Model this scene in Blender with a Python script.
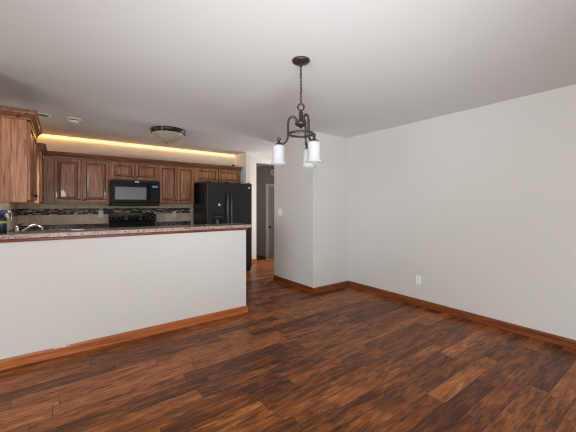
import bpy, bmesh, math, random
from mathutils import Vector
R = math.radians
random.seed(7)
for o in list(bpy.data.objects): bpy.data.objects.remove(o)
S = bpy.context.scene
COL = S.collection

# ------------------------------------------------------------------ camera
CAM_H = 1.323
cd = bpy.data.cameras.new('camera'); cam = bpy.data.objects.new('camera', cd); COL.objects.link(cam)
cam.location = (0, 0, CAM_H); cam.rotation_euler = (R(90), 0, R(-36.5))
cd.sensor_width = 36; cd.lens = 305 / 576 * 36; cd.shift_y = -10.5 / 576; cd.clip_start = .02
S.camera = cam
# ------------------------------------------------------------------ world, light, exposure
W = bpy.data.worlds.new('world'); S.world = W; W.use_nodes = True
W.node_tree.nodes['Background'].inputs[0].default_value = (.85, .93, 1, 1)
W.node_tree.nodes['Background'].inputs[1].default_value = .7
S.cycles.filter_width = 1.1
S.view_settings.view_transform = 'Standard'; S.view_settings.look = 'None'
S.view_settings.gamma = 1; S.view_settings.exposure = .05; S.view_settings.use_curve_mapping = False

def area(name, loc, rot, sx, sy, power, color=(1, 1, 1)):
    l = bpy.data.lights.new(name, 'AREA'); l.shape = 'RECTANGLE'; l.size = sx; l.size_y = sy
    l.energy = power; l.color = color
    o = bpy.data.objects.new(name, l); COL.objects.link(o); o.location = loc; o.rotation_euler = rot
    return o
# daylight through the patio doors behind the camera, the dining window at its left, the kitchen sink window
area('patio_daylight', (1.2, -4.42, 1.15), (R(100), 0, 0), 3.9, 2.0, 52, (.90, .965, 1))
area('dining_daylight', (-3.52, -.6, 1.3), (R(108), 0, R(-90)), 2.9, 1.5, 180, (.87, .955, 1))
area('sink_daylight', (-.56, 4.75, 1.76), (R(38), 0, R(-90)), .66, .6, 10, (.97, .985, 1))
area('passage_fill', (4.93, 5.35, 1.2), (R(90), 0, R(90)), 1.0, 1.9, 37, (1, .97, .93))  # added fill before the solid end wall, brightens the passage; no door there
area('hall_left_fill', (3.18, 7.75, 1.5), (R(90), 0, R(-90)), .8, 1.2, 1.8, (1, .97, .92))  # added fill at the hall's closed left wall, lifts the side wall
area('hall_right_fill', (6.42, 6.8, 1.3), (R(90), 0, R(90)), .7, 1.2, 5, (1, .97, .92))  # added fill at the hall's closed right wall; no window there
# the photographer's soft flash, just above the camera
fl = bpy.data.lights.new('flash', 'POINT'); fl.energy = 38; fl.shadow_soft_size = .13; fl.color = (1, .965, .94)
fo = bpy.data.objects.new('flash', fl); COL.objects.link(fo); fo.location = (-.03, -.03, 1.66)

# a second flash head bounced off the ceiling above the camera
sl_ = bpy.data.lights.new('bounce_flash', 'SPOT'); sl_.energy = 300; sl_.spot_size = R(84); sl_.spot_blend = 1; sl_.shadow_soft_size = .55; sl_.color = (.88, .955, 1)
so_ = bpy.data.objects.new('bounce_flash', sl_); COL.objects.link(so_); so_.location = (.2, -.3, .5)
so_.rotation_euler = (Vector((1.85, 2.5, 2.44)) - Vector((.2, -.3, .5))).to_track_quat('-Z', 'Y').to_euler()

# ------------------------------------------------------------------ mesh helper
class MB:
    def __init__(s): s.v = []; s.f = []; s.sm = []; s.mi = []
    def add(s, vs, fs, smooth=False, mi=0):
        n = len(s.v); s.v += [tuple(v) for v in vs]
        for f in fs: s.f.append([i + n for i in f]); s.sm.append(smooth); s.mi.append(mi)
        return s
    def box(s, x0, x1, y0, y1, z0, z1, mi=0):
        v = [(x, y, z) for x in (x0, x1) for y in (y0, y1) for z in (z0, z1)]
        return s.add(v, [(0, 1, 3, 2), (4, 6, 7, 5), (0, 4, 5, 1), (2, 3, 7, 6), (0, 2, 6, 4), (1, 5, 7, 3)], mi=mi)
    def prism(s, pts, axis, a, b, mi=0):
        # polygon in the two other axes, extruded along axis from a to b
        def P(p, q):
            return {'x': (q, p[0], p[1]), 'y': (p[0], q, p[1]), 'z': (p[0], p[1], q)}[axis]
        n = len(pts); v = [P(p, a) for p in pts] + [P(p, b) for p in pts]
        f = [tuple(range(n)), tuple(range(2 * n - 1, n - 1, -1))] + [(i, i + n, (i + 1) % n + n, (i + 1) % n) for i in range(n)]
        return s.add(v, f, mi=mi)
    def lathe(s, prof, c, axis='z', n=24, mi=0, arc=1.0):
        # profile of (radius, along axis); closed with poles where the radius is 0
        v = []; f = []; m = len(prof)
        for (r, h) in prof:
            for k in range(n):
                a = 2 * math.pi * k / n; p, q = r * math.cos(a), r * math.sin(a)
                d = {'z': (p, q, h), 'y': (p, h, q), 'x': (h, p, q)}[axis]
                v.append((c[0] + d[0], c[1] + d[1], c[2] + d[2]))
        for i in range(m - 1):
            for k in range(n):
                k2 = (k + 1) % n
                f.append((i * n + k, i * n + k2, (i + 1) * n + k2, (i + 1) * n + k))
        return s.add(v, f, True, mi)
    def tube(s, pts, r, n=10, closed=False, mi=0):
        P = [Vector(p) for p in pts]; m = len(P); rr = r if isinstance(r, (list, tuple)) else [r] * m
        v = []; f = []; ref = None
        for i, p in enumerate(P):
            if closed: t = P[(i + 1) % m] - P[i - 1]
            else: t = P[min(i + 1, m - 1)] - P[max(i - 1, 0)]
            t.normalize()
            if ref is None: ref = Vector((0, 0, 1)) if abs(t.z) < .9 else Vector((1, 0, 0))
            u = (ref - t * ref.dot(t)).normalized(); w = t.cross(u); ref = u
            for k in range(n):
                a = 2 * math.pi * k / n; v.append(p + (u * math.cos(a) + w * math.sin(a)) * rr[i])
        for i in range(m if closed else m - 1):
            j = (i + 1) % m
            for k in range(n):
                k2 = (k + 1) % n; f.append((i * n + k, i * n + k2, j * n + k2, j * n + k))
        if not closed:
            f.append(tuple(range(n - 1, -1, -1))); f.append(tuple(range((m - 1) * n, m * n)))
        return s.add(v, f, True, mi)
    def sweep(s, path, prof, closed_prof=True, mi=0):
        # profile (outward, z) swept along an XY path with mitred corners; outward = right of the direction
        m = len(path); n = len(prof); v = []; f = []
        for i in range(m):
            p = Vector(path[i]); ns = []
            if i > 0: d = (p - Vector(path[i - 1])).normalized(); ns.append(Vector((d.y, -d.x)))
            if i < m - 1: d = (Vector(path[i + 1]) - p).normalized(); ns.append(Vector((d.y, -d.x)))
            nn = sum(ns, Vector((0, 0)));  nn = nn / max(nn.dot(ns[0]), 1e-6)
            for (o, z) in prof: v.append((p.x + nn.x * o, p.y + nn.y * o, z))
        for i in range(m - 1):
            for k in range(n):
                k2 = (k + 1) % n; f.append((i * n + k, (i + 1) * n + k, (i + 1) * n + k2, i * n + k2))
        f.append(tuple(range(n))); f.append(tuple(range(m * n - 1, (m - 1) * n - 1, -1)))
        return s.add(v, f, mi=mi)
    def panel_door(s, x0, x1, z0, z1, yb, yf, mi=0):
        # raised-panel cabinet door that faces -y (yf < yb)
        loops = [(0, yb), (0, yf + .007), (.008, yf), (.042, yf), (.047, yf + .012), (.057, yf + .013), (.088, yf + .002), (.092, yf + .002)]
        v = []
        for (i, y) in loops: v += [(x0 + i, y, z0 + i), (x1 - i, y, z0 + i), (x1 - i, y, z1 - i), (x0 + i, y, z1 - i)]
        n0 = len(s.v)
        for l in range(len(loops) - 1):
            f = [tuple(n0 + q for q in (l * 4 + k, l * 4 + (k + 1) % 4, l * 4 + 4 + (k + 1) % 4, l * 4 + 4 + k)) for k in range(4)]
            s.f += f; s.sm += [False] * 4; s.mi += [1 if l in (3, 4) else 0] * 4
        n = n0 + (len(loops) - 1) * 4
        s.f += [(n, n + 1, n + 2, n + 3), (n0 + 3, n0 + 2, n0 + 1, n0)]; s.sm += [False] * 2; s.mi += [0] * 2
        s.v += v
        return s
    def build(s, name, mat, parent=None, bevel=0, seg=2):
        me = bpy.data.meshes.new(name); me.from_pydata(s.v, [], s.f); me.update()
        for p, sm, mi in zip(me.polygons, s.sm, s.mi): p.use_smooth = sm; p.material_index = mi
        bm = bmesh.new(); bm.from_mesh(me); bmesh.ops.recalc_face_normals(bm, faces=bm.faces); bm.to_mesh(me); bm.free()
        for m in (mat if isinstance(mat, (list, tuple)) else [mat]): me.materials.append(m)
        o = bpy.data.objects.new(name, me); COL.objects.link(o)
        if parent is not None: o.parent = parent
        if bevel:
            b = o.modifiers.new('bevel', 'BEVEL'); b.width = bevel; b.segments = seg; b.limit_method = 'ANGLE'
        return o

def tag(o, label, cat, group=None):
    o['label'] = label; o['category'] = cat
    if group: o['group'] = group
    return o
def thing(name, label, cat, loc=(0, 0, 0), rz=0, group=None):
    o = bpy.data.objects.new(name, None); COL.objects.link(o); o.empty_display_size = .1
    o.location = loc; o.rotation_euler = (0, 0, rz)
    return tag(o, label, cat, group)
def struct(name, mb, mat, parent=None, bevel=0):
    o = mb.build(name, mat, parent, bevel)
    if parent is None: o['kind'] = 'structure'
    return o
def copy_tree(o, parent=None):
    c = o.copy(); COL.objects.link(c)
    if parent is not None: c.parent = parent
    for ch in [x for x in list(COL.objects) if x.parent == o]: copy_tree(ch, c)
    return c
def arc(c, r, a0, a1, n, fn):
    return [fn(c[0] + r * math.cos(a0 + (a1 - a0) * i / n), c[1] + r * math.sin(a0 + (a1 - a0) * i / n)) for i in range(n + 1)]

# ------------------------------------------------------------------ materials
def mat(name, color=(.8, .8, .8), rough=.5, metal=0, spec=.5, coat=0, emit=None, estr=0, trans=0):
    m = bpy.data.materials.new(name); m.use_nodes = True
    b = m.node_tree.nodes['Principled BSDF']
    b.inputs['Base Color'].default_value = (*color, 1); b.inputs['Roughness'].default_value = rough
    b.inputs['Metallic'].default_value = metal; b.inputs['Specular IOR Level'].default_value = spec
    b.inputs['Coat Weight'].default_value = coat; b.inputs['Transmission Weight'].default_value = trans
    if emit: b.inputs['Emission Color'].default_value = (*emit, 1); b.inputs['Emission Strength'].default_value = estr
    return m
class NT:
    def __init__(s, m): s.t = m.node_tree; s.b = s.t.nodes['Principled BSDF']
    def n(s, kind, **kw):
        x = s.t.nodes.new(kind)
        for k, v in kw.items(): setattr(x, k, v)
        return x
    def l(s, a, b): s.t.links.new(a, b)
    def math(s, op, a, b=None, c=None):
        x = s.n('ShaderNodeMath', operation=op)
        for i, q in enumerate((a, b, c)):
            if q is None: continue
            if isinstance(q, (int, float)): x.inputs[i].default_value = q
            else: s.l(q, x.inputs[i])
        return x.outputs[0]
    def ramp(s, fac, stops, interp='LINEAR'):
        r = s.n('ShaderNodeValToRGB'); r.color_ramp.interpolation = interp; e = r.color_ramp.elements
        while len(e) < len(stops): e.new(.5)
        for i, (p, c) in enumerate(stops): e[i].position = p; e[i].color = (*c, 1)
        s.l(fac, r.inputs[0]); return r.outputs[0]
    def mix(s, fac, a, b, mode='MIX'):
        x = s.n('ShaderNodeMix', data_type='RGBA', blend_type=mode)
        for sock, q in ((x.inputs[0], fac), (x.inputs[6], a), (x.inputs[7], b)):
            if isinstance(q, (int, float)): sock.default_value = q
            elif isinstance(q, tuple): sock.default_value = (*q, 1)
            else: s.l(q, sock)
        return x.outputs[2]
    def noise(s, vec, scale, detail=3, rough=.55, dist=0):
        x = s.n('ShaderNodeTexNoise'); x.inputs['Scale'].default_value = scale; x.inputs['Detail'].default_value = detail
        x.inputs['Roughness'].default_value = rough; x.inputs['Distortion'].default_value = dist
        s.l(vec, x.inputs['Vector']); return x.outputs['Fac']
    def mapped(s, vec, scale):
        x = s.n('ShaderNodeMapping'); x.inputs['Scale'].default_value = scale; s.l(vec, x.inputs['Vector']); return x.outputs[0]
    def bump(s, h, strength, dist=.01):
        x = s.n('ShaderNodeBump'); x.inputs['Strength'].default_value = strength; x.inputs['Distance'].default_value = dist
        s.l(h, x.inputs['Height']); s.l(x.outputs[0], s.b.inputs['Normal'])

def paint(name, color, rough=.6):
    m = mat(name, color, rough, spec=.3); t = NT(m)
    p = t.n('ShaderNodeNewGeometry').outputs['Position']
    t.bump(t.noise(p, 160, 2), .05, .002)
    return m
M = {}
M['wall'] = paint('greige_wall_paint', (.66, .63, .60), .55)
M['ceiling'] = paint('ceiling_paint', (.74, .74, .73), .8)
M['hdoor'] = mat('grey_door_paint', (.50, .49, .455), .45)
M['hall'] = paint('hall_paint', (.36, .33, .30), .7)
M['white'] = mat('white_trim_paint', (.86, .85, .82), .4)
M['plastic'] = mat('white_plastic', (.90, .89, .86), .35)
M['slot'] = mat('outlet_slots', (.10, .095, .09), .5)

def wood(name, stops, axis='z', rough=.35, fine=1.0, coat=.15, objspace=True):
    m = mat(name, rough=rough, coat=coat, spec=.4); t = NT(m)
    v = t.n('ShaderNodeTexCoord').outputs['Object'] if objspace else t.n('ShaderNodeNewGeometry').outputs['Position']
    sc = {'z': (1, 1, .045), 'x': (.045, 1, 1), 'y': (1, .045, 1)}[axis]
    g = t.mapped(v, sc)
    a = t.noise(g, 64 * fine, 5, .70, .8); b = t.noise(t.mapped(v, tuple(q * (1 if q == 1 else 2.4) for q in sc)), 9 * fine, 3, .5, 1.0)
    f = t.math('ADD', t.math('MULTIPLY', a, .72), t.math('MULTIPLY', b, .28))
    t.l(t.ramp(f, stops), t.b.inputs['Base Color']); t.bump(a, .12, .003)
    return m
CAB = [(.34, (.060, .018, .007)), (.44, (.215, .076, .031)), (.52, (.36, .146, .064)), (.64, (.53, .25, .122))]
M['cab'] = wood('stained_oak_cabinet', CAB, 'z')
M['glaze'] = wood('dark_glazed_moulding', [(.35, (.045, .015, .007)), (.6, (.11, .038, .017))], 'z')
M['cabx'] = wood('stained_oak_shaded', [(p, tuple(q * .55 for q in c)) for p, c in CAB], 'x')  # cabinet oak darkened: the under-lit crown's shade is put into the colour
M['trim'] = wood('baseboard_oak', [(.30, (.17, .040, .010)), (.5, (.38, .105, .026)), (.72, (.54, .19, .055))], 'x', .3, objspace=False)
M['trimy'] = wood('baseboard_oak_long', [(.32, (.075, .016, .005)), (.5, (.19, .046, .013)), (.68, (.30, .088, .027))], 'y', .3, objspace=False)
M['barwood'] = wood('bar_edge_wood', [(.3, (.10, .014, .004)), (.5, (.19, .030, .008)), (.7, (.28, .052, .014))], 'x', .3, objspace=False)

def floor_mat():
    m = mat('hand_scraped_plank_floor', rough=.3, spec=.22); t = NT(m)
    p = t.n('ShaderNodeNewGeometry').outputs['Position']
    sp = t.n('ShaderNodeSeparateXYZ'); t.l(p, sp.inputs[0]); x, y = sp.outputs[0], sp.outputs[1]
    WD = .127
    row = t.math('FLOOR', t.math('DIVIDE', y, WD)); fy = t.math('FRACT', t.math('DIVIDE', y, WD))
    wr = t.n('ShaderNodeTexWhiteNoise', noise_dimensions='1D'); t.l(row, wr.inputs['W'])
    LEN = .92
    xs = t.math('ADD', t.math('DIVIDE', x, LEN), t.math('MULTIPLY', wr.outputs['Value'], 7.3))
    cell = t.math('FLOOR', xs); fx = t.math('FRACT', xs)
    cv = t.n('ShaderNodeCombineXYZ'); t.l(row, cv.inputs[0]); t.l(cell, cv.inputs[1])
    wc = t.n('ShaderNodeTexWhiteNoise', noise_dimensions='3D'); t.l(cv.outputs[0], wc.inputs['Vector'])
    rnd = wc.outputs['Value']
    # grain in a space shifted for each plank
    sh = t.n('ShaderNodeVectorMath', operation='MULTIPLY_ADD'); t.l(wc.outputs['Color'], sh.inputs[0])
    sh.inputs[1].default_value = (13, 17, 19); t.l(p, sh.inputs[2]); q = sh.outputs[0]
    grain = t.noise(t.mapped(q, (.07, 1, 1)), 75, 5, .68, .6)
    blot = t.noise(t.mapped(q, (.20, 1, 1)), 17, 5, .66, .7)
    fleck = t.noise(t.mapped(q, (.16, 1, 1)), 62, 4, .70, .5)
    f = t.math('ADD', t.math('ADD', t.math('MULTIPLY', grain, .30), t.math('MULTIPLY', blot, .50)), t.math('MULTIPLY', rnd, .15))
    c = t.ramp(f, [(.37, (.072, .020, .006)), (.44, (.165, .048, .012)), (.51, (.285, .088, .021)), (.58, (.41, .140, .037)), (.66, (.57, .25, .082))])
    streak = t.n('ShaderNodeMapRange'); streak.inputs[1].default_value = .53; streak.inputs[2].default_value = .66; t.l(fleck, streak.inputs[0])
    knot = t.n('ShaderNodeMapRange'); knot.inputs[1].default_value = .57; knot.inputs[2].default_value = .72; t.l(t.noise(t.mapped(q, (.34, 1, 1)), 8, 5, .7, .9), knot.inputs[0])
    c = t.mix(t.math('MULTIPLY', streak.outputs[0], .70), c, (.030, .009, .004)); c = t.mix(t.math('MULTIPLY', knot.outputs[0], .8), c, (.022, .008, .004))
    ey = t.math('MULTIPLY', t.math('MINIMUM', fy, t.math('SUBTRACT', 1, fy)), WD)
    ex = t.math('MULTIPLY', t.math('MINIMUM', fx, t.math('SUBTRACT', 1, fx)), LEN)
    e = t.math('MINIMUM', ex, ey)
    seam = t.n('ShaderNodeMapRange'); seam.inputs[1].default_value = .0006; seam.inputs[2].default_value = .0028; t.l(e, seam.inputs[0])
    s = seam.outputs[0]
    t.l(t.mix(s, (.012, .005, .003), c), t.b.inputs['Base Color'])
    rr = t.n('ShaderNodeMapRange'); rr.inputs[3].default_value = .24; rr.inputs[4].default_value = .40; t.l(fleck, rr.inputs[0])
    t.l(rr.outputs[0], t.b.inputs['Roughness'])
    h = t.math('ADD', t.math('MULTIPLY', s, .6), t.math('ADD', t.math('MULTIPLY', blot, .5), t.math('MULTIPLY', grain, .25)))
    t.bump(h, .35, .004)
    return m
M['floor'] = floor_mat()

def granite(name, stops, scale=70):
    m = mat(name, rough=.16, spec=.5); t = NT(m)
    p = t.n('ShaderNodeNewGeometry').outputs['Position']
    v = t.n('ShaderNodeTexVoronoi'); v.inputs['Scale'].default_value = scale; t.l(p, v.inputs['Vector'])
    hs = t.n('ShaderNodeSeparateColor'); t.l(v.outputs['Color'], hs.inputs[0])
    f = t.math('ADD', t.math('MULTIPLY', hs.outputs[0], .6), t.math('MULTIPLY', t.noise(p, scale * .35, 4), .4))
    t.l(t.ramp(f, stops), t.b.inputs['Base Color']); return m
M['granite'] = granite('speckled_granite', [(.2, (.11, .07, .055)), (.36, (.27, .185, .145)), (.5, (.40, .30, .245)), (.66, (.50, .41, .35)), (.8, (.33, .22, .17))], 120)
M['granitedark'] = granite('dark_granite_splash', [(.2, (.012, .010, .010)), (.4, (.055, .045, .042)), (.58, (.12, .098, .09)), (.75, (.21, .17, .15)), (.85, (.05, .034, .03))], 60)

def tile_mat():
    m = mat('beige_stone_tile', rough=.4); t = NT(m)
    p = t.n('ShaderNodeNewGeometry').outputs['Position']; sp = t.n('ShaderNodeSeparateXYZ'); t.l(p, sp.inputs[0])
    u = t.math('ADD', sp.outputs[0], sp.outputs[1]); z = sp.outputs[2]
    T = .155
    fu = t.math('FRACT', t.math('DIVIDE', u, T)); fz = t.math('FRACT', t.math('DIVIDE', t.math('SUBTRACT', z, 1.018), T))
    e = t.math('MINIMUM', t.math('MINIMUM', fu, t.math('SUBTRACT', 1, fu)), t.math('MINIMUM', fz, t.math('SUBTRACT', 1, fz)))
    g = t.math('GREATER_THAN', e, .018)
    cv = t.n('ShaderNodeCombineXYZ'); t.l(t.math('FLOOR', t.math('DIVIDE', u, T)), cv.inputs[0]); t.l(t.math('FLOOR', t.math('DIVIDE', t.math('SUBTRACT', z, 1.018), T)), cv.inputs[1])
    wn = t.n('ShaderNodeTexWhiteNoise', noise_dimensions='3D'); t.l(cv.outputs[0], wn.inputs['Vector'])
    f = t.math('ADD', t.math('MULTIPLY', t.noise(p, 14, 4), .7), t.math('MULTIPLY', wn.outputs['Value'], .3))
    c = t.ramp(f, [(.3, (.62, .49, .36)), (.5, (.74, .61, .47)), (.75, (.82, .71, .58))])
    t.l(t.mix(g, (.60, .53, .44), c), t.b.inputs['Base Color']); return m
M['tile'] = tile_mat()
def mosaic_mat():
    m = mat('glass_strip_mosaic', rough=.4, spec=.2); t = NT(m)
    p = t.n('ShaderNodeNewGeometry').outputs['Position']; sp = t.n('ShaderNodeSeparateXYZ'); t.l(p, sp.inputs[0])
    u = t.math('ADD', sp.outputs[0], sp.outputs[1]); z = sp.outputs[2]; H = .017
    r = t.math('FLOOR', t.math('DIVIDE', t.math('SUBTRACT', z, 1.172), H)); fz = t.math('FRACT', t.math('DIVIDE', t.math('SUBTRACT', z, 1.172), H))
    wr = t.n('ShaderNodeTexWhiteNoise', noise_dimensions='1D'); t.l(r, wr.inputs['W'])
    us = t.math('ADD', t.math('DIVIDE', u, .052), t.math('MULTIPLY', wr.outputs['Value'], 5)); fu = t.math('FRACT', us)
    cv = t.n('ShaderNodeCombineXYZ'); t.l(t.math('FLOOR', us), cv.inputs[0]); t.l(r, cv.inputs[1])
    wn = t.n('ShaderNodeTexWhiteNoise', noise_dimensions='3D'); t.l(cv.outputs[0], wn.inputs['Vector'])
    c = t.ramp(wn.outputs['Value'], [(0, (.010, .008, .008)), (.38, (.045, .030, .024)), (.52, (.14, .095, .07)), (.66, (.36, .28, .21)), (.82, (.62, .54, .45)), (.94, (.03, .02, .018))], 'CONSTANT')
    e = t.math('MINIMUM', t.math('MULTIPLY', t.math('MINIMUM', fz, t.math('SUBTRACT', 1, fz)), 1), t.math('MULTIPLY', t.math('MINIMUM', fu, t.math('SUBTRACT', 1, fu)), 2.4))
    t.l(t.mix(t.math('GREATER_THAN', e, .06), (.30, .26, .22), c), t.b.inputs['Base Color']); return m
M['mosaic'] = mosaic_mat()
M['black'] = mat('black_appliance_enamel', (.0085, .0085, .009), .3, spec=.16)
M['blacktex'] = mat('black_fridge_door', (.013, .014, .0145), .25, spec=.4)
M['gloss'] = mat('glossy_black_handle', (.012, .012, .0125), .14, spec=.6)
M['blackmat'] = mat('black_plastic', (.014, .014, .014), .45, spec=.2)
M['glassblack'] = mat('black_oven_glass', (.006, .006, .007), .10, spec=.25)
M['mwwin'] = mat('microwave_window_mesh', (.19, .19, .18), .22, spec=.6)
M['grey'] = mat('grey_print', (.13, .13, .13), .45)
M['lcd'] = mat('blue_display', (.01, .02, .05), .2, emit=(.10, .28, .8), estr=.45)
M['chrome'] = mat('polished_chrome', (.82, .82, .82), .12, metal=1)
M['steel'] = mat('brushed_steel', (.55, .55, .54), .3, metal=1)
M['bronze'] = mat('oil_rubbed_bronze', (.060, .044, .036), .34, metal=.55)
M['darkbronze'] = mat('dark_bronze_band', (.022, .017, .014), .35, metal=.4)
M['nickel'] = mat('aged_nickel', (.34, .30, .27), .3, metal=.9)
M['knob'] = mat('dark_bronze_knob', (.05, .035, .028), .3, metal=.7)
M['opal'] = mat('opal_glass_shade', (.46, .46, .45), .4, spec=.25)
_b = M['opal'].node_tree.nodes['Principled BSDF']; _b.inputs['Subsurface Weight'].default_value = .0; _b.inputs['Subsurface Radius'].default_value = (.02, .02, .02)
M['alabaster'] = mat('mottled_alabaster_glass', (.62, .56, .47), .3)
_t = NT(M['alabaster']); _p = _t.n('ShaderNodeNewGeometry').outputs['Position']
_t.l(_t.ramp(_t.noise(_p, 38, 4, .6, 1), [(.3, (.24, .20, .145)), (.6, (.43, .375, .29)), (.8, (.56, .50, .41))]), _t.b.inputs['Base Color'])
M['rope'] = mat('lit_rope_light', (1, .8, .4), .4, emit=(1, .50, .09), estr=12)
M['bottle'] = mat('dark_blue_bottle', (.010, .018, .040), .25)
M['bottleblue'] = mat('blue_sprayer_plastic', (.025, .035, .16), .35)
M['yellowlabel'] = mat('yellow_green_label', (.42, .46, .05), .5)
M['brass'] = mat('door_knob_metal', (.10, .085, .07), .3, metal=.9)
M['bulb'] = mat('frosted_bulb', (.85, .84, .8), .4)

# ------------------------------------------------------------------ the shell
H = 2.44; YB = 6.16; XL = -.545; XR = 3.80; XC = 3.04; YC0 = 3.46; YC1 = 4.52
YP = 3.35; XP = 1.835
struct('floor', MB().box(-3.7, 5.2, -4.6, 6.28, -.05, 0), M['floor'])
struct('ceiling', MB().box(-3.8, 6.7, -4.7, 8.6, H, H + .08), M['ceiling'])
struct('wall_right', MB().box(XR, XR + .1, -4.5, YC0 + .05, 0, H), M['wall'])
struct('wall_closet_front', MB().box(XC, XR + .1, YC0, YC0 + .1, 0, H), M['wall'], bevel=.006)
struct('wall_closet_side', MB().box(XC, XC + .1, YC0 + .0995, YC1, 0, H).box(XC + .1, 5.0, YC1 - .1, YC1, 0, H), M['wall'])
struct('wall_hall_end', MB().box(5.0, 5.1, YC1 - .1, YB + .12, 0, H), M['wall'])
DX0, DX1, DZ = 3.64, 4.55, 2.325
struct('wall_back', MB().box(XL - .1, DX0, YB, YB + .12, 0, H).box(DX1, 5.1, YB, YB + .12, 0, H).box(DX0, DX1, YB, YB + .12, DZ, H), M['wall'])
struct('wall_fridge_return', MB().box(3.08, 3.19, 5.64, YB, 0, H), M['wall'], bevel=.004)
# kitchen left wall with the sink window, then the dining room behind the camera
wy0, wy1, wz0, wz1 = 4.40, 5.12, 1.42, 2.1
struct('wall_left', MB().box(XL - .1, XL, YP, wy0, 0, H).box(XL - .1, XL, wy1, YB + .12, 0, H).box(XL - .1, XL, wy0, wy1, 0, wz0).box(XL - .1, XL, wy0, wy1, wz1, H), M['wall'])
w1 = MB()
for a, b, c, d in ((wy0, wy0 + .05, wz0, wz1), (wy1 - .05, wy1, wz0, wz1), (wy0, wy1, wz0, wz0 + .05), (wy0, wy1, wz1 - .05, wz1), (wy0, wy1, 1.75, 1.78)):
    w1.box(XL - .09, XL - .03, a, b, c, d)
struct('window_1', w1, M['white'])
struct('wall_dining_left', MB().box(-3.7, -3.6, -4.5, YP + .12, 0, .5).box(-3.7, -3.6, -4.5, YP + .12, 2.1, H).box(-3.7, -3.6, -4.5, -2.1, .5, 2.1).box(-3.7, -3.6, .9, YP + .12, .5, 2.1), M['wall'])
struct('wall_dining_back', MB().box(-3.6, XL - .1, YP, YP + .12, 0, H), M['wall'])
struct('wall_rear', MB().box(-3.7, -.8, -4.6, -4.5, 0, H).box(3.2, XR + .1, -4.6, -4.5, 0, H).box(-.8, 3.2, -4.6, -4.5, 2.2, H), M['wall'])
struct('wall_peninsula', MB().box(XL, XP, YP, YP + .12, 0, 1.024), M['wall'], bevel=.006)
# the dim hall one step down behind the opening
struct('floor_hall', MB().box(DX0 - .5, 6.6, 6.28, 8.5, -.25, -.2), M['floor'])
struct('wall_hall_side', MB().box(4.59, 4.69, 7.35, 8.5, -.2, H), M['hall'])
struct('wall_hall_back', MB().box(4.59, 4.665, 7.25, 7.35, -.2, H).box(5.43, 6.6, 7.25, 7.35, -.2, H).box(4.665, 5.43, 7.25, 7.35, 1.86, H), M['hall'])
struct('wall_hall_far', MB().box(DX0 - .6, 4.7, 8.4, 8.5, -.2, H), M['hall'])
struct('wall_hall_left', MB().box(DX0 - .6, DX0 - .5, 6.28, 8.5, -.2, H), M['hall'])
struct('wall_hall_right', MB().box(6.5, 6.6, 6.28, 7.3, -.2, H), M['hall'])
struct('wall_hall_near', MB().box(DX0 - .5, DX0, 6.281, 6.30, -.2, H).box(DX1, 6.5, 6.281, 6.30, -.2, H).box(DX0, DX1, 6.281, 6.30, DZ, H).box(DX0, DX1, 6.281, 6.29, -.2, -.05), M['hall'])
tb = MB().box(DX0, DX1, 6.24, 6.305, 0, .006)
struct('trim_1', tb, M['trim'])
dr = MB().box(4.665, 5.43, 7.262, 7.30, -.195, 1.855)
d1 = struct('door_1', dr, M['hdoor'])
dp = MB()
for (zz0, zz1) in ((-.02, .62), (.78, 1.72)):
    for (xx0, xx1) in ((4.76, 5.01), (5.08, 5.33)):
        loops = [(0, 7.2618), (.02, 7.269), (.04, 7.269), (.07, 7.2635)]
        v = []; f = []
        for (i, y) in loops: v += [(xx0 + i, y - .004, zz0 + i), (xx1 - i, y - .004, zz0 + i), (xx1 - i, y - .004, zz1 - i), (xx0 + i, y - .004, zz1 - i)]
        for l in range(3):
            for k in range(4): f.append((l * 4 + k, l * 4 + (k + 1) % 4, l * 4 + 4 + (k + 1) % 4, l * 4 + 4 + k))
        f.append((12, 13, 14, 15)); dp.add(v, f)
dp.build('door_panel', M['hdoor'], d1)
MB().lathe([(0, -.065), (.018, -.062), (.028, -.05), (.028, -.035), (.012, -.028), (.012, -.01), (.03, -.006), (.03, 0)], (4.725, 7.262, .715), 'y').build('door_knob', M['brass'], d1)
struct('trim_2', MB().box(4.59, 4.665, 7.225, 7.25, -.2, 1.935).box(5.43, 5.505, 7.225, 7.25, -.2, 1.935).box(4.665, 5.43, 7.225, 7.25, 1.86, 1.935), M['white'])
ch = thing('door_chime', 'small white chime box high on the dim hall wall above the white door', 'door chime', (4.80, 7.25, 2.18))
MB().box(-.06, .06, -.05, 0, 0, .15).build('cover', M['plastic'], ch, .008)
g_ = MB()
for k in range(5): g_.box(-.035, .035, -.052, -.05, .04 + .016 * k, .046 + .016 * k)
g_.build('grille', M['grey'], ch)
# baseboards
BP = [(0, 0), (.022, 0), (.022, .010), (.016, .018), (.014, .066), (.009, .076), (.006, .083), (0, .083)]
def baseboard(name, path, m, z=0): return struct(name, MB().sweep(path, [(o, q + z) for o, q in BP]), m)
baseboard('baseboard_peninsula', [(XL - .1, YP), (XP, YP), (XP, YP + .12)], M['trim'])
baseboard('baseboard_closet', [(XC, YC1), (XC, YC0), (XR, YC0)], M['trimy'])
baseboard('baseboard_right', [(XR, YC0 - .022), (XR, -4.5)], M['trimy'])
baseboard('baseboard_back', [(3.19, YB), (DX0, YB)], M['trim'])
baseboard('baseboard_hall', [(4.59, 8.4), (4.59, 7.25)], M['trimy'], -.2)

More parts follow.
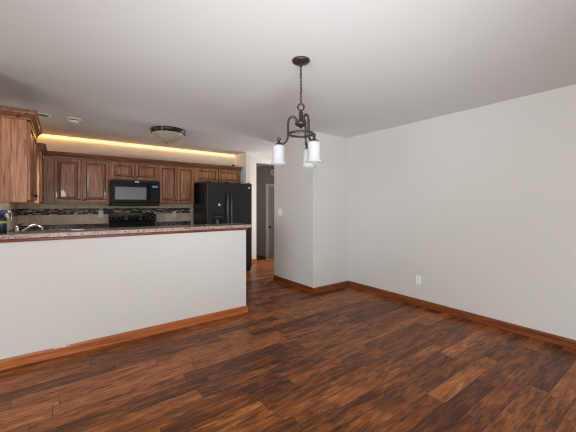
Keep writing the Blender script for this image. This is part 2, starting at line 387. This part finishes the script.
# ------------------------------------------------------------------ kitchen tiles and worktops
ts = MB().box(XL, 2.085, YB - .008, YB, 1.012, 1.36).box(XL, XL + .008, YP + .12, YB - .008, 1.012, 1.36)
tsp = struct('trim_backsplash', ts, M['tile'])
MB().box(XL + .010, 2.085, YB - .010, YB - .0075, 1.172, 1.274).box(XL + .0075, XL + .010, 5.16, YB - .010, 1.172, 1.274).build('mosaic_band', M['mosaic'], tsp)
Z0, Z1 = .875, .912
ct = thing('kitchen_countertop', 'speckled granite worktop with a dark low backsplash running round the sink corner', 'countertop', (0, 0, Z1))
def sh(mb, o): mb.v = [(x - o[0], y - o[1], z - o[2]) for (x, y, z) in mb.v]; return mb
O = (0, 0, Z1)
sx0, sx1, sy0, sy1 = -.33, .06, 4.42, 5.08
slab = MB().box(XL, .635, 5.52, YB, Z0, Z1).box(XL, .135, sy1, 5.52, Z0, Z1).box(XL, .135, 4.09, sy0, Z0, Z1).box(XL, sx0, sy0, sy1, Z0, Z1).box(sx1, .135, sy0, sy1, Z0, Z1).box(XL, XP, YP + .12, 4.09, Z0, Z1)
sh(slab, O).build('slab', M['granite'], ct)
sh(MB().box(XL, .635, YB - .02, YB - .0085, Z1, 1.012).box(XL + .0085, XL + .02, YP + .12, YB - .02, Z1, 1.012), O).build('backsplash_upstand', M['granitedark'], ct)
ct2 = thing('kitchen_countertop', 'short granite worktop between the range and the refrigerator', 'countertop', (1.75, 5.84, Z1))
O = (1.75, 5.84, Z1)
sh(MB().box(1.40, 2.085, 5.52, YB, Z0, Z1), O).build('slab', M['granite'], ct2)
sh(MB().box(1.40, 2.085, YB - .02, YB - .0085, Z1, 1.012), O).build('backsplash_upstand', M['granitedark'], ct2)

# raised bar on the half wall
O = (.7, 3.5, 1.024)
bar = thing('bar_counter', 'raised speckled granite bar top with a red-brown wood edge, on the grey half wall', 'bar counter', O)
pts = [(XL, 3.315), (1.875, 3.315), (1.905, 3.328), (1.918, 3.358), (1.918, 3.66), (1.905, 3.69), (1.875, 3.70), (XL, 3.70)]
sh(MB().prism(pts, 'z', 1.050, 1.088), O).build('granite_top', M['granite'], bar, .004)
sh(MB().box(XL, XP + .016, YP - .018, YP + .15, 1.024, 1.050), O).build('wood_edge', M['barwood'], bar, .005)

# base cabinets (hidden by the bar, but they carry the worktops)
def base_cabinet(label, loc, rz, w, n, d=.58):
    t = thing('base_cabinet', label, 'cabinet', loc, rz, None)
    MB().box(0, w, -d, -.012, .10, Z0 - .001).box(0, w, -d + .06, -.012, 0, .10).build('body', M['cab'], t)
    for k in range(n):
        a, b = w * k / n + .012, w * (k + 1) / n - .012
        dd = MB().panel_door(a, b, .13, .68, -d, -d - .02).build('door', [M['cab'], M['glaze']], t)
        MB().lathe([(0, -.028), (.014, -.026), (.014, -.018), (.006, -.012), (.006, 0)], ((b - .03 if k % 2 == 0 else a + .03), -d - .02, .63), 'y', 12).build('knob', M['knob'], dd)
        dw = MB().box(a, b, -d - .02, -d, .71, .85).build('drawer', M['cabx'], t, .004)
        MB().lathe([(0, -.028), (.014, -.026), (.014, -.018), (.006, -.012), (.006, 0)], ((a + b) / 2, -d - .02, .78), 'y', 12).build('knob', M['knob'], dw)
    return t
base_cabinet('wooden base cabinet under the worktop to the left of the range', (.14, YB, 0), 0, .49, 1)
base_cabinet('wooden base cabinet under the worktop between the range and the refrigerator', (1.405, YB, 0), 0, .67, 2)

# ------------------------------------------------------------------ upper cabinets
CROWN = [(0, 2.06), (.020, 2.06), (.022, 2.072), (.034, 2.088), (.052, 2.108), (.056, 2.122), (.064, 2.126), (.064, 2.142), (0, 2.142)]
def upper_cabinet(label, loc, rz, w, z0, doors, ends='', d=.30, knobs=None, dz=.022, filler=0):
    # local: back on y=0, front towards -y, x from 0 to w
    t = thing('upper_cabinet', label, 'cabinet', (loc[0], loc[1], z0), rz)
    L = lambda mb: sh(mb, (0, 0, z0))
    L(MB().box(0, w, -d, -.010, z0, 2.085)).build('body', M['cab'], t, .002)
    path = []
    if 'l' in ends: path.append((0, -.010))
    path += [(0, -d - .004), (w, -d - .004)]
    if 'r' in ends: path.append((w, -.010))
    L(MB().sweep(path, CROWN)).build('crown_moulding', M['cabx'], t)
    for k, (a, b) in enumerate(doors):
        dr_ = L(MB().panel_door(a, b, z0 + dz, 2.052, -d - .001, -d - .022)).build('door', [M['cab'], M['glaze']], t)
        left = (knobs[k] == 'l') if knobs else k % 2 == 1
        kx = a + .026 if left else b - .026
        L(MB().lathe([(0, -.027), (.010, -.026), (.0145, -.021), (.013, -.015), (.006, -.011), (.006, 0)], (kx, -d - .022, z0 + dz + .04), 'y', 14)).build('knob', M['knob'], dr_)
    return t
D0 = 6.16
upper_cabinet('nearest wall cabinet at the left edge, its plain wooden side turned to the room', (XL, 3.46, 0), R(90), .84, 1.352, [(.012, .413), (.427, .828)], 'lr')
upper_cabinet('corner wall cabinet on the left wall beyond the nearest one, seen nearly edge-on', (XL, 5.22, 0), R(90), .592, 1.352, [(.03, .56)], 'l', knobs='l')
upper_cabinet('wall cabinet with two tall doors, on the back wall to the left of the microwave', (-.222, D0, 0), 0, .857, 1.352, [(.120, .460), (.484, .840)])
upper_cabinet('short wall cabinet with two low doors above the microwave', (.635, D0, 0), 0, .765, 1.752, [(.014, .372), (.388, .752)])
upper_cabinet('wall cabinet with two narrow tall doors between microwave and refrigerator', (1.40, D0, 0), 0, .662, 1.352, [(.020, .336), (.350, .648)], knobs='rl')
upper_cabinet('short wide wall cabinet above the black refrigerator', (2.062, D0, 0), 0, .985, 1.775, [(.020, .490), (.505, .970)], 'r')

# rope light along the top of the wall, and its little plug
rl = MB().tube([(XL + .02, 5.1, H - .02), (XL + .02, YB - .04, H - .02), (XL + .04, YB - .02, H - .02), (3.06, YB - .02, H - .02)], .0075, 8).build('rope_light', M['rope'])
tag(rl, 'glowing amber rope light along the ceiling line above the wall cabinets', 'rope light')
pl = thing('power_adapter', 'little black plug lying on top of the cabinet over the refrigerator', 'plug', (2.93, 5.92, 2.142))
MB().box(-.025, .025, -.02, .02, 0, .045).build('body', M['blackmat'], pl, .005)
MB().tube([(.02, 0, .02), (.06, .04, .012), (.08, .12, .008), (.06, .2, .008)], .004, 6).build('cord', M['plastic'], pl)

# ------------------------------------------------------------------ microwave
O = (1.0175, 5.76, 1.315)
mw = thing('microwave_oven', 'black over-the-range microwave under the short wall cabinet', 'microwave', O)
xa, xb = .640, 1.395; mf = 5.74
sh(MB().box(xa, xb, mf + .03, YB, 1.315, 1.75), O).build('body', M['black'], mw, .004)
dO = sh(MB().box(xa, 1.245, mf, mf + .03, 1.375, 1.70), O).build('door', M['black'], mw, .006)
sh(MB().box(.70, 1.175, mf - .002, mf + .002, 1.425, 1.635), O).build('window', M['mwwin'], dO)
sh(MB().tube([(1.212, mf, 1.40), (1.212, mf - .035, 1.43), (1.212, mf - .038, 1.54), (1.212, mf - .035, 1.645), (1.212, mf, 1.675)], .009, 8), O).build('handle', M['black'], dO)
cp = sh(MB().box(1.245, xb, mf, mf + .03, 1.375, 1.70), O).build('control_panel', M['black'], mw, .006)
sh(MB().box(1.275, 1.365, mf - .002, mf + .002, 1.635, 1.672), O).build('display', M['lcd'], cp)
bt = MB()
for r_ in range(6):
    for c_ in range(3): bt.box(1.277 + .031 * c_, 1.301 + .031 * c_, mf - .0015, mf, 1.41 + .035 * r_, 1.428 + .035 * r_)
sh(bt, O).build('keypad', M['blackmat'], cp)
vg = MB().box(xa, xb, mf, mf + .03, 1.70, 1.75)
sh(vg, O).build('vent_grille', M['blackmat'], mw, .004)
sl = MB()
for k in range(24): sl.box(xa + .03 + .029 * k, xa + .05 + .029 * k, mf - .001, mf + .001, 1.712, 1.74)
sh(MB().box(xa, xb, mf, mf + .03, 1.315, 1.375), O).build('bottom_rail', M['black'], mw, .006)
sh(MB().box(.995, 1.06, mf - .002, mf, 1.718, 1.734), O).build('badge', M['steel'], mw)

# ------------------------------------------------------------------ range
O = (1.0175, 5.83, 0)
rg = thing('kitchen_range', 'black electric range whose knob panel shows above the bar top', 'range', O)
sh(MB().box(.642, 1.393, 5.52, 6.13, .08, .90).box(.66, 1.375, 5.56, 6.13, 0, .08), O).build('body', M['black'], rg, .004)
sh(MB().box(.640, 1.395, 5.50, 6.06, .90, .918), O).build('cooktop', M['glassblack'], rg, .004)
for (bx, by, br) in ((.83, 5.66, .105), (1.21, 5.66, .085), (.83, 5.92, .085), (1.21, 5.92, .105)):
    sh(MB().lathe([(br, .9182), (br, .9195), (br - .012, .9195), (br - .012, .9182)], (bx, by, 0), 'z', 28), O).build('burner', M['grey'], rg)
od = sh(MB().box(.645, 1.39, 5.485, 5.52, .27, .80), O).build('oven_door', M['black'], rg, .006)
sh(MB().box(.76, 1.275, 5.483, 5.486, .40, .68), O).build('window', M['glassblack'], od)
sh(MB().tube([(.70, 5.485, .755), (.70, 5.44, .755), (1.335, 5.44, .755), (1.335, 5.485, .755)], .011, 8), O).build('handle', M['black'], od)
sh(MB().box(.645, 1.39, 5.49, 5.52, .09, .255), O).build('storage_drawer', M['black'], rg, .006)
sh(MB().box(.648, 1.387, 6.04, 6.135, .918, 1.05), O).build('backguard', M['black'], rg, .004)
arcpts = [(.636, 1.035), (1.399, 1.035), (1.399, 1.165)] + [(1.399 - .763 * k / 14, 1.165 + .030 * math.sin(math.pi * k / 14) ** .7) for k in range(1, 14)] + [(.636, 1.165)]
kp = sh(MB().prism(arcpts, 'y', 6.0, 6.135), O).build('control_panel', M['glassblack'], rg, .006)
for kx in (.70, .79, 1.245, 1.335):
    kb = sh(MB().lathe([(0, -.028), (.019, -.026), (.024, -.004), (.030, 0)], (kx, 6.0, 1.105), 'y', 18), O).build('knob', M['black'], kp)
    sh(MB().box(kx - .0022, kx + .0022, 5.9705, 5.974, 1.108, 1.126), O).build('pointer', M['grey'], kb)
    sh(MB().lathe([(.033, -.001), (.036, -.0015), (.0385, -.001)], (kx, 6.0, 1.105), 'y', 24), O).build('dial_ring', M['grey'], kp)
sh(MB().box(.95, 1.085, 5.998, 6.001, 1.105, 1.145), O).build('display', M['blackmat'], kp)
for bx0 in (.875, 1.11):
    bt = MB()
    for k in range(4): bt.box(bx0, bx0 + .05, 5.9985, 6.0, 1.07 + .022 * k, 1.078 + .022 * k)
    sh(bt, O).build('keypad', M['grey'], kp)
sh(MB().box(.640, 1.395, 5.985, 6.0, 1.030, 1.040), O).build('front_lip', M['black'], kp, .003)

# ------------------------------------------------------------------ refrigerator
O = (2.583, 5.7, 0)
fr = thing('refrigerator', 'black side-by-side refrigerator with an ice dispenser, beyond the end of the bar', 'refrigerator', O)
fy = 5.335; fx0, fx1, fm = 2.116, 3.05, 2.535
sh(MB().box(fx0, fx1, fy + .075, 6.06, .02, 1.752), O).build('body', M['black'], fr, .006)
fz = sh(MB().box(fx0, fm - .004, fy, fy + .07, .10, 1.752), O).build('freezer_door', M['blacktex'], fr, .012, 3)
fd = sh(MB().box(fm + .004, fx1, fy, fy + .07, .10, 1.752), O).build('refrigerator_door', M['blacktex'], fr, .012, 3)
sh(MB().box(fx0 + .01, fx1 - .01, fy + .03, fy + .075, .02, .095), O).build('kick_grille', M['blackmat'], fr)
for ha, hb in ((fx0 + .02, fx0 + .08), (fm - .03, fm + .03), (fx1 - .08, fx1 - .02)): sh(MB().box(ha, hb, fy + .02, fy + .12, 1.752, 1.768), O).build('hinge_cover', M['blackmat'], fr)
for dx, par in ((-.038, fz), (.038, fd)):
    hp = [(fm + dx, fy, 1.56), (fm + dx, fy - .035, 1.545), (fm + dx, fy - .055, 1.49), (fm + dx, fy - .06, 1.35), (fm + dx, fy - .062, 1.15), (fm + dx, fy - .06, .98), (fm + dx, fy - .055, .86), (fm + dx, fy - .035, .80), (fm + dx, fy, .785)]
    sh(MB().tube(hp, .014, 12), O).build('handle', M['gloss'], par)
# dispenser: frame, recess, buttons, paddle
dsx0, dsx1 = 2.215, 2.435
ds = sh(MB().box(dsx0, dsx1, fy - .012, fy + .002, 1.07, 1.165).box(dsx0, dsx0 + .018, fy - .012, fy + .002, .78, 1.07).box(dsx1 - .018, dsx1, fy - .012, fy + .002, .78, 1.07).box(dsx0, dsx1, fy - .03, fy + .002, .745, .78), O).build('dispenser', M['blackmat'], fz, .004)
sh(MB().box(dsx0 + .018, dsx1 - .018, fy - .002, fy + .001, .78, 1.07), O).build('recess', M['glassblack'], ds)
bt = MB()
for k in range(5): bt.box(dsx0 + .02 + .038 * k, dsx0 + .044 + .038 * k, fy - .0135, fy - .012, 1.115, 1.128)
for k in range(4): bt.box(dsx0 + .028 + .045 * k, dsx0 + .048 + .045 * k, fy - .0135, fy - .012, 1.09, 1.10)
sh(bt, O).build('button', M['grey'], ds)
sh(MB().prism([(fy - .012, 1.06), (fy - .002, 1.06), (fy - .002, .98), (fy - .03, .97)], 'x', 2.285, 2.335), O).build('paddle', M['grey'], ds)
stk = sh(MB().lathe([(0, -.0025), (.023, -.002), (.024, 0)], (2.352, fy, 1.335), 'y', 24), O).build('sticker', M['plastic'], fz)
stk['label'] = 'round white sticker'
sh(MB().box(2.338, 2.366, fy - .0032, fy - .0024, 1.332, 1.338), O).build('sticker_print', M['grey'], stk)
bd = sh(MB().lathe([(0, -.003), (.016, -.003), (.018, 0)], (2.985, fy, 1.672), 'y', 24), O).build('badge', M['steel'], fd)
bd['label'] = 'round silver badge'

# ------------------------------------------------------------------ sink corner
O = (-.135, 4.75, Z1)
sk = thing('kitchen_sink', 'steel sink set into the worktop on the left wall', 'sink', O)
sh(MB().box(sx0, sx1, sy0, sy1, .73, .735).box(sx0, sx0 + .005, sy0, sy1, .735, Z1).box(sx1 - .005, sx1, sy0, sy1, .735, Z1).box(sx0, sx1, sy0, sy0 + .005, .735, Z1).box(sx0, sx1, sy1 - .005, sy1, .735, Z1), O).build('basin', M['steel'], sk)
sh(MB().box(sx0 - .015, sx0, sy0 - .015, sy1 + .015, Z1, Z1 + .004).box(sx1, sx1 + .015, sy0 - .015, sy1 + .015, Z1, Z1 + .004).box(sx0, sx1, sy0 - .015, sy0, Z1, Z1 + .004).box(sx0, sx1, sy1, sy1 + .015, Z1, Z1 + .004), O).build('rim', M['steel'], sk)
O = (-.425, 4.75, Z1)
fa = thing('faucet', 'chrome low-arc kitchen faucet with a lever, behind the bar at the left', 'faucet', O)
MB().lathe([(0, 0), (.030, 0), (.030, .012), (.021, .02), (.020, .15), (.017, .168), (0, .172)], (0, 0, 0), 'z', 18).build('body', M['chrome'], fa)
MB().tube([(.0, 0, .06), (.03, 0, .085), (.08, 0, .135), (.12, 0, .165), (.16, 0, .178), (.195, 0, .170), (.225, 0, .145), (.232, 0, .12)], [.014, .014, .0135, .013, .013, .013, .014, .013], 12).build('spout', M['chrome'], fa)
MB().tube([(.0, 0, .165), (.03, 0, .190), (.075, 0, .218)], [.010, .008, .006], 8).build('lever', M['bronze'], fa)

# bottle on the bar
O = (-.415, 3.56, 1.088)
bo = thing('spray_bottle', 'dark blue spray bottle with a yellow-green label on the left end of the bar', 'bottle', O)
MB().lathe([(0, 0), (.030, 0), (.033, .006), (.033, .10), (.030, .125), (.016, .145), (.013, .155), (0, .155)], (0, 0, 0), 'z', 24).build('body', M['bottle'], bo)
MB().lathe([(.0331, .083), (.0336, .084), (.0336, .099), (.0331, .100)], (0, 0, 0), 'z', 24).build('label', M['yellowlabel'], bo)
hd = MB().lathe([(.016, .150), (.017, .152), (.017, .168), (.014, .17), (0, .17)], (0, 0, 0), 'z', 18).prism([(-.024, .168), (.026, .168), (.036, .176), (.036, .190), (.020, .198), (-.020, .196), (-.028, .182)], 'y', -.013, .013).build('spray_head', M['bottleblue'], bo)
MB().lathe([(.008, .034), (.010, .036), (.010, .052), (.004, .056), (0, .056)], (0, 0, .183), 'x', 12).build('nozzle', M['plastic'], hd)
MB().tube([(.022, 0, .168), (.034, 0, .155), (.036, 0, .138), (.046, 0, .128)], .005, 8).build('trigger', M['plastic'], hd)
sc_ = MB().prism([(-.055, -.012), (.02, -.022), (.05, -.006), (.045, .018), (-.01, .022), (-.05, .012)], 'z', 0, .004).build('paper_scrap', M['plastic'])
sc_.location = (.122, 3.60, 1.088); tag(sc_, 'small white scrap lying on the granite bar top below the left wall cabinet doors', 'paper')

# ------------------------------------------------------------------ wall plates
def outlet(label, loc, rz):
    t = thing('electrical_outlet', label, 'outlet', loc, rz)
    MB().box(-.036, .036, -.006, 0, -.058, .058).build('plate', M['plastic'], t, .003)
    for dz in (-.02, .02):
        r_ = MB().prism([(-.017, dz - .010), (-.011, dz - .015), (.011, dz - .015), (.017, dz - .010), (.017, dz + .010), (.011, dz + .015), (-.011, dz + .015), (-.017, dz + .010)], 'y', -.008, -.005).build('receptacle', M['plastic'], t)
        MB().box(-.009, -.006, -.0085, -.0078, dz - .005, dz + .007).box(.006, .009, -.0085, -.0078, dz - .005, dz + .006).box(-.002, .002, -.0085, -.0078, dz - .011, dz - .007).build('slots', M['slot'], r_)
    return t
outlet('white outlet low on the bare right wall', (XR, 2.222, .335), R(-90))
outlet('white outlet on the tiles just left of the range', (.535, YB - .010, 1.178), 0)
outlet('white outlet on the tiles between the range and the refrigerator', (1.772, YB - .010, 1.150), 0)
outlet('white outlet seen edge-on on the left wall tiles behind the faucet', (XL + .010, 5.36, 1.18), R(90))
sw = thing('light_switch', 'white double light switch on the grey closet wall under the chandelier', 'light switch', (XC, 4.335, 1.205), R(-90))
MB().box(-.062, .062, -.006, 0, -.06, .06).build('plate', M['plastic'], sw, .003)
for dx in (-.024, .024): MB().prism([(-.005, -.017), (-.008, -.017), (-.014, .010), (-.010, .017), (-.005, .017)], 'x', dx - .007, dx + .007).build('toggle', M['plastic'], sw)

# ------------------------------------------------------------------ ceiling fittings
CX, CY = 1.474, 1.825
cl = thing('chandelier', 'bronze three-light chandelier with white glass shades hanging on a chain', 'chandelier', (CX, CY, 1.70))
zz = lambda z: z - 1.70
MB().lathe([(0, zz(2.44)), (.068, zz(2.44)), (.070, zz(2.432)), (.060, zz(2.420)), (.036, zz(2.411)), (.012, zz(2.402)), (.010, zz(2.388)), (0, zz(2.386))], (0, 0, 0), 'z', 32).build('canopy', M['bronze'], cl)
links = MB(); zt = 2.392; n = 10; ll = (2.392 - 2.103) / n
for k in range(n):
    zc = zz(zt - ll * (k + .5)); a = 0 if k % 2 else math.pi / 2; a += .4
    ring = []
    for q in range(16):
        th = 2 * math.pi * q / 16; u = .0085 * math.cos(th); w = (ll / 2 + .005) * math.sin(th)
        ring.append((u * math.cos(a), u * math.sin(a), zc + w))
    links.tube(ring, .0024, 6, closed=True)
links.tube([(0.002, 0.002, zz(2.39)), (-.003, .002, zz(2.30)), (.003, -.002, zz(2.2)), (0, 0, zz(2.10))], .002, 6)
links.build('chain', M['bronze'], cl)
a = R(-36.5)  # big loop faces the room
MB().tube([(.023 * math.cos(t) * math.cos(a), .023 * math.cos(t) * math.sin(a), zz(2.078) + .027 * math.sin(t)) for t in [2 * math.pi * k / 24 for k in range(24)]], .0066, 8, closed=True).build('loop', M['bronze'], cl)
MB().lathe([(0, zz(2.056)), (.010, zz(2.054)), (.010, zz(2.046)), (.017, zz(2.040)), (.017, zz(1.985)), (.022, zz(1.982)), (.024, zz(1.974)), (.040, zz(1.966)), (.046, zz(1.956)), (.044, zz(1.944)), (.030, zz(1.932)), (.012, zz(1.926)), (.010, zz(1.918)), (0, zz(1.914))], (0, 0, 0), 'z', 28).build('hub', M['bronze'], cl)
MB().tube([(.092 * math.cos(t), .092 * math.sin(t), zz(1.872)) for t in [2 * math.pi * k / 40 for k in range(40)]], .0085, 10, closed=True).build('ring', M['bronze'], cl)
vr = Vector((math.cos(R(-36.5)), math.sin(R(-36.5)), 0)); vd = Vector((math.sin(R(36.5)), math.cos(R(36.5)), 0))
RS = .171
for deg in (184, 66, -58):
    u = vr * math.cos(R(deg)) + vd * math.sin(R(deg))
    P = lambda r, z: (u.x * r, u.y * r, zz(z))
    rz = [(.030, 1.955), (.036, 1.985), (.052, 2.004), (.072, 2.005), (.090, 1.988), (.099, 1.955), (.101, 1.915), (.100, 1.875), (.102, 1.842), (.112, 1.815), (.132, 1.797), (.155, 1.795), (.166, 1.806)]
    ar = MB().tube([P(*q) for q in rz], .009, 10).build('arm', M['bronze'], cl)
    sc = []
    for k in range(15):
        th = R(200) - R(360) * k / 14 * 1.15; rr = .016 * (1 - k / 20)
        sc.append(P(RS + rr * math.cos(th) * 1.0 + .0, 1.826 + rr * math.sin(th)))
    MB().tube(sc, .0055, 8).build('scroll', M['bronze'], ar)
    c = (u.x * RS, u.y * RS, 0)
    MB().lathe([(0, zz(1.822)), (.008, zz(1.820)), (.010, zz(1.802)), (.018, zz(1.798)), (.030, zz(1.790)), (.032, zz(1.782)), (.018, zz(1.778)), (.016, zz(1.74)), (0, zz(1.74))], c, 'z', 20).build('socket_cup', M['bronze'], ar)
    T, Bt = 1.784, 1.637
    prof = [(.016, T), (.038, T - .001), (.0465, T - .006), (.0495, T - .016), (.0480, T - .04), (.0455, T - .072), (.0470, T - .10), (.0525, T - .125), (.0605, Bt + .004), (.0615, Bt), (.0590, Bt), (.0505, T - .123), (.0440, T - .10), (.0425, T - .072), (.0450, T - .04), (.0465, T - .018), (.036, T - .005), (.016, T - .004)]
    shd = MB().lathe([(r, zz(z)) for r, z in prof], c, 'z', 36).build('lamp_shade', M['opal'], ar)
    shd['label'] = 'white glass shade'
    MB().lathe([(0, zz(1.662)), (.016, zz(1.668)), (.024, zz(1.685)), (.024, zz(1.70)), (.014, zz(1.728)), (.0125, zz(1.745))], c, 'z', 20).build('bulb', M['bulb'], ar)

fm_ = thing('ceiling_light', 'bowl-shaped flush ceiling light with a dark bronze band, over the kitchen', 'ceiling light', (1.258, 4.68, 2.44))
MB().lathe([(0, 0), (.236, 0), (.246, -.004), (.248, -.016), (.240, -.028), (.236, -.056), (.224, -.062), (.214, -.045), (0, -.04)], (0, 0, 0), 'z', 48).build('band', M['darkbronze'], fm_)
MB().lathe([(.224, -.050), (.216, -.068), (.188, -.102), (.146, -.140), (.100, -.170), (.055, -.188), (.02, -.195), (0, -.196)], (0, 0, 0), 'z', 48).build('glass_bowl', M['alabaster'], fm_)
MB().lathe([(0, -.192), (.024, -.193), (.024, -.199), (.012, -.203), (.013, -.211), (0, -.216)], (0, 0, 0), 'z', 20).build('finial', M['nickel'], fm_)
for k in range(3):
    t_ = R(-125) + k * R(120); u = Vector((math.cos(t_), math.sin(t_), 0))
    MB().box(-.007, .007, -.007, .007, -.058, -.006).build('clip', M['nickel'], fm_).location = (u.x * .243, u.y * .243, 0)
dt = thing('smoke_detector', 'small white smoke detector on the kitchen ceiling left of the bowl light', 'smoke detector', (.116, 4.80, 2.44))
MB().lathe([(0, 0), (.082, 0), (.084, -.006), (.080, -.011), (.050, -.012), (0, -.012)], (0, 0, 0), 'z', 36).build('mounting_plate', M['plastic'], dt)
MB().lathe([(.046, -.011), (.050, -.026)], (0, 0, 0), 'z', 30).build('sensor_gap', M['slot'], dt)
MB().lathe([(0, -.024), (.050, -.024), (.054, -.030), (.052, -.044), (.044, -.050), (0, -.052)], (0, 0, 0), 'z', 36).build('cover', M['plastic'], dt)
rc = thing('recessed_light', 'small recessed ceiling light above the sink, beside the near cabinet crown', 'recessed light', (-.195, 4.83, 2.44))
MB().lathe([(.085, 0), (.087, -.006), (.072, -.010), (.062, -.004), (.060, 0)], (0, 0, 0), 'z', 36).build('trim_ring', M['plastic'], rc)
MB().lathe([(.0605, -.0035), (.04, -.001), (0, -.001)], (0, 0, 0), 'z', 36).build('lens', M['slot'], rc)
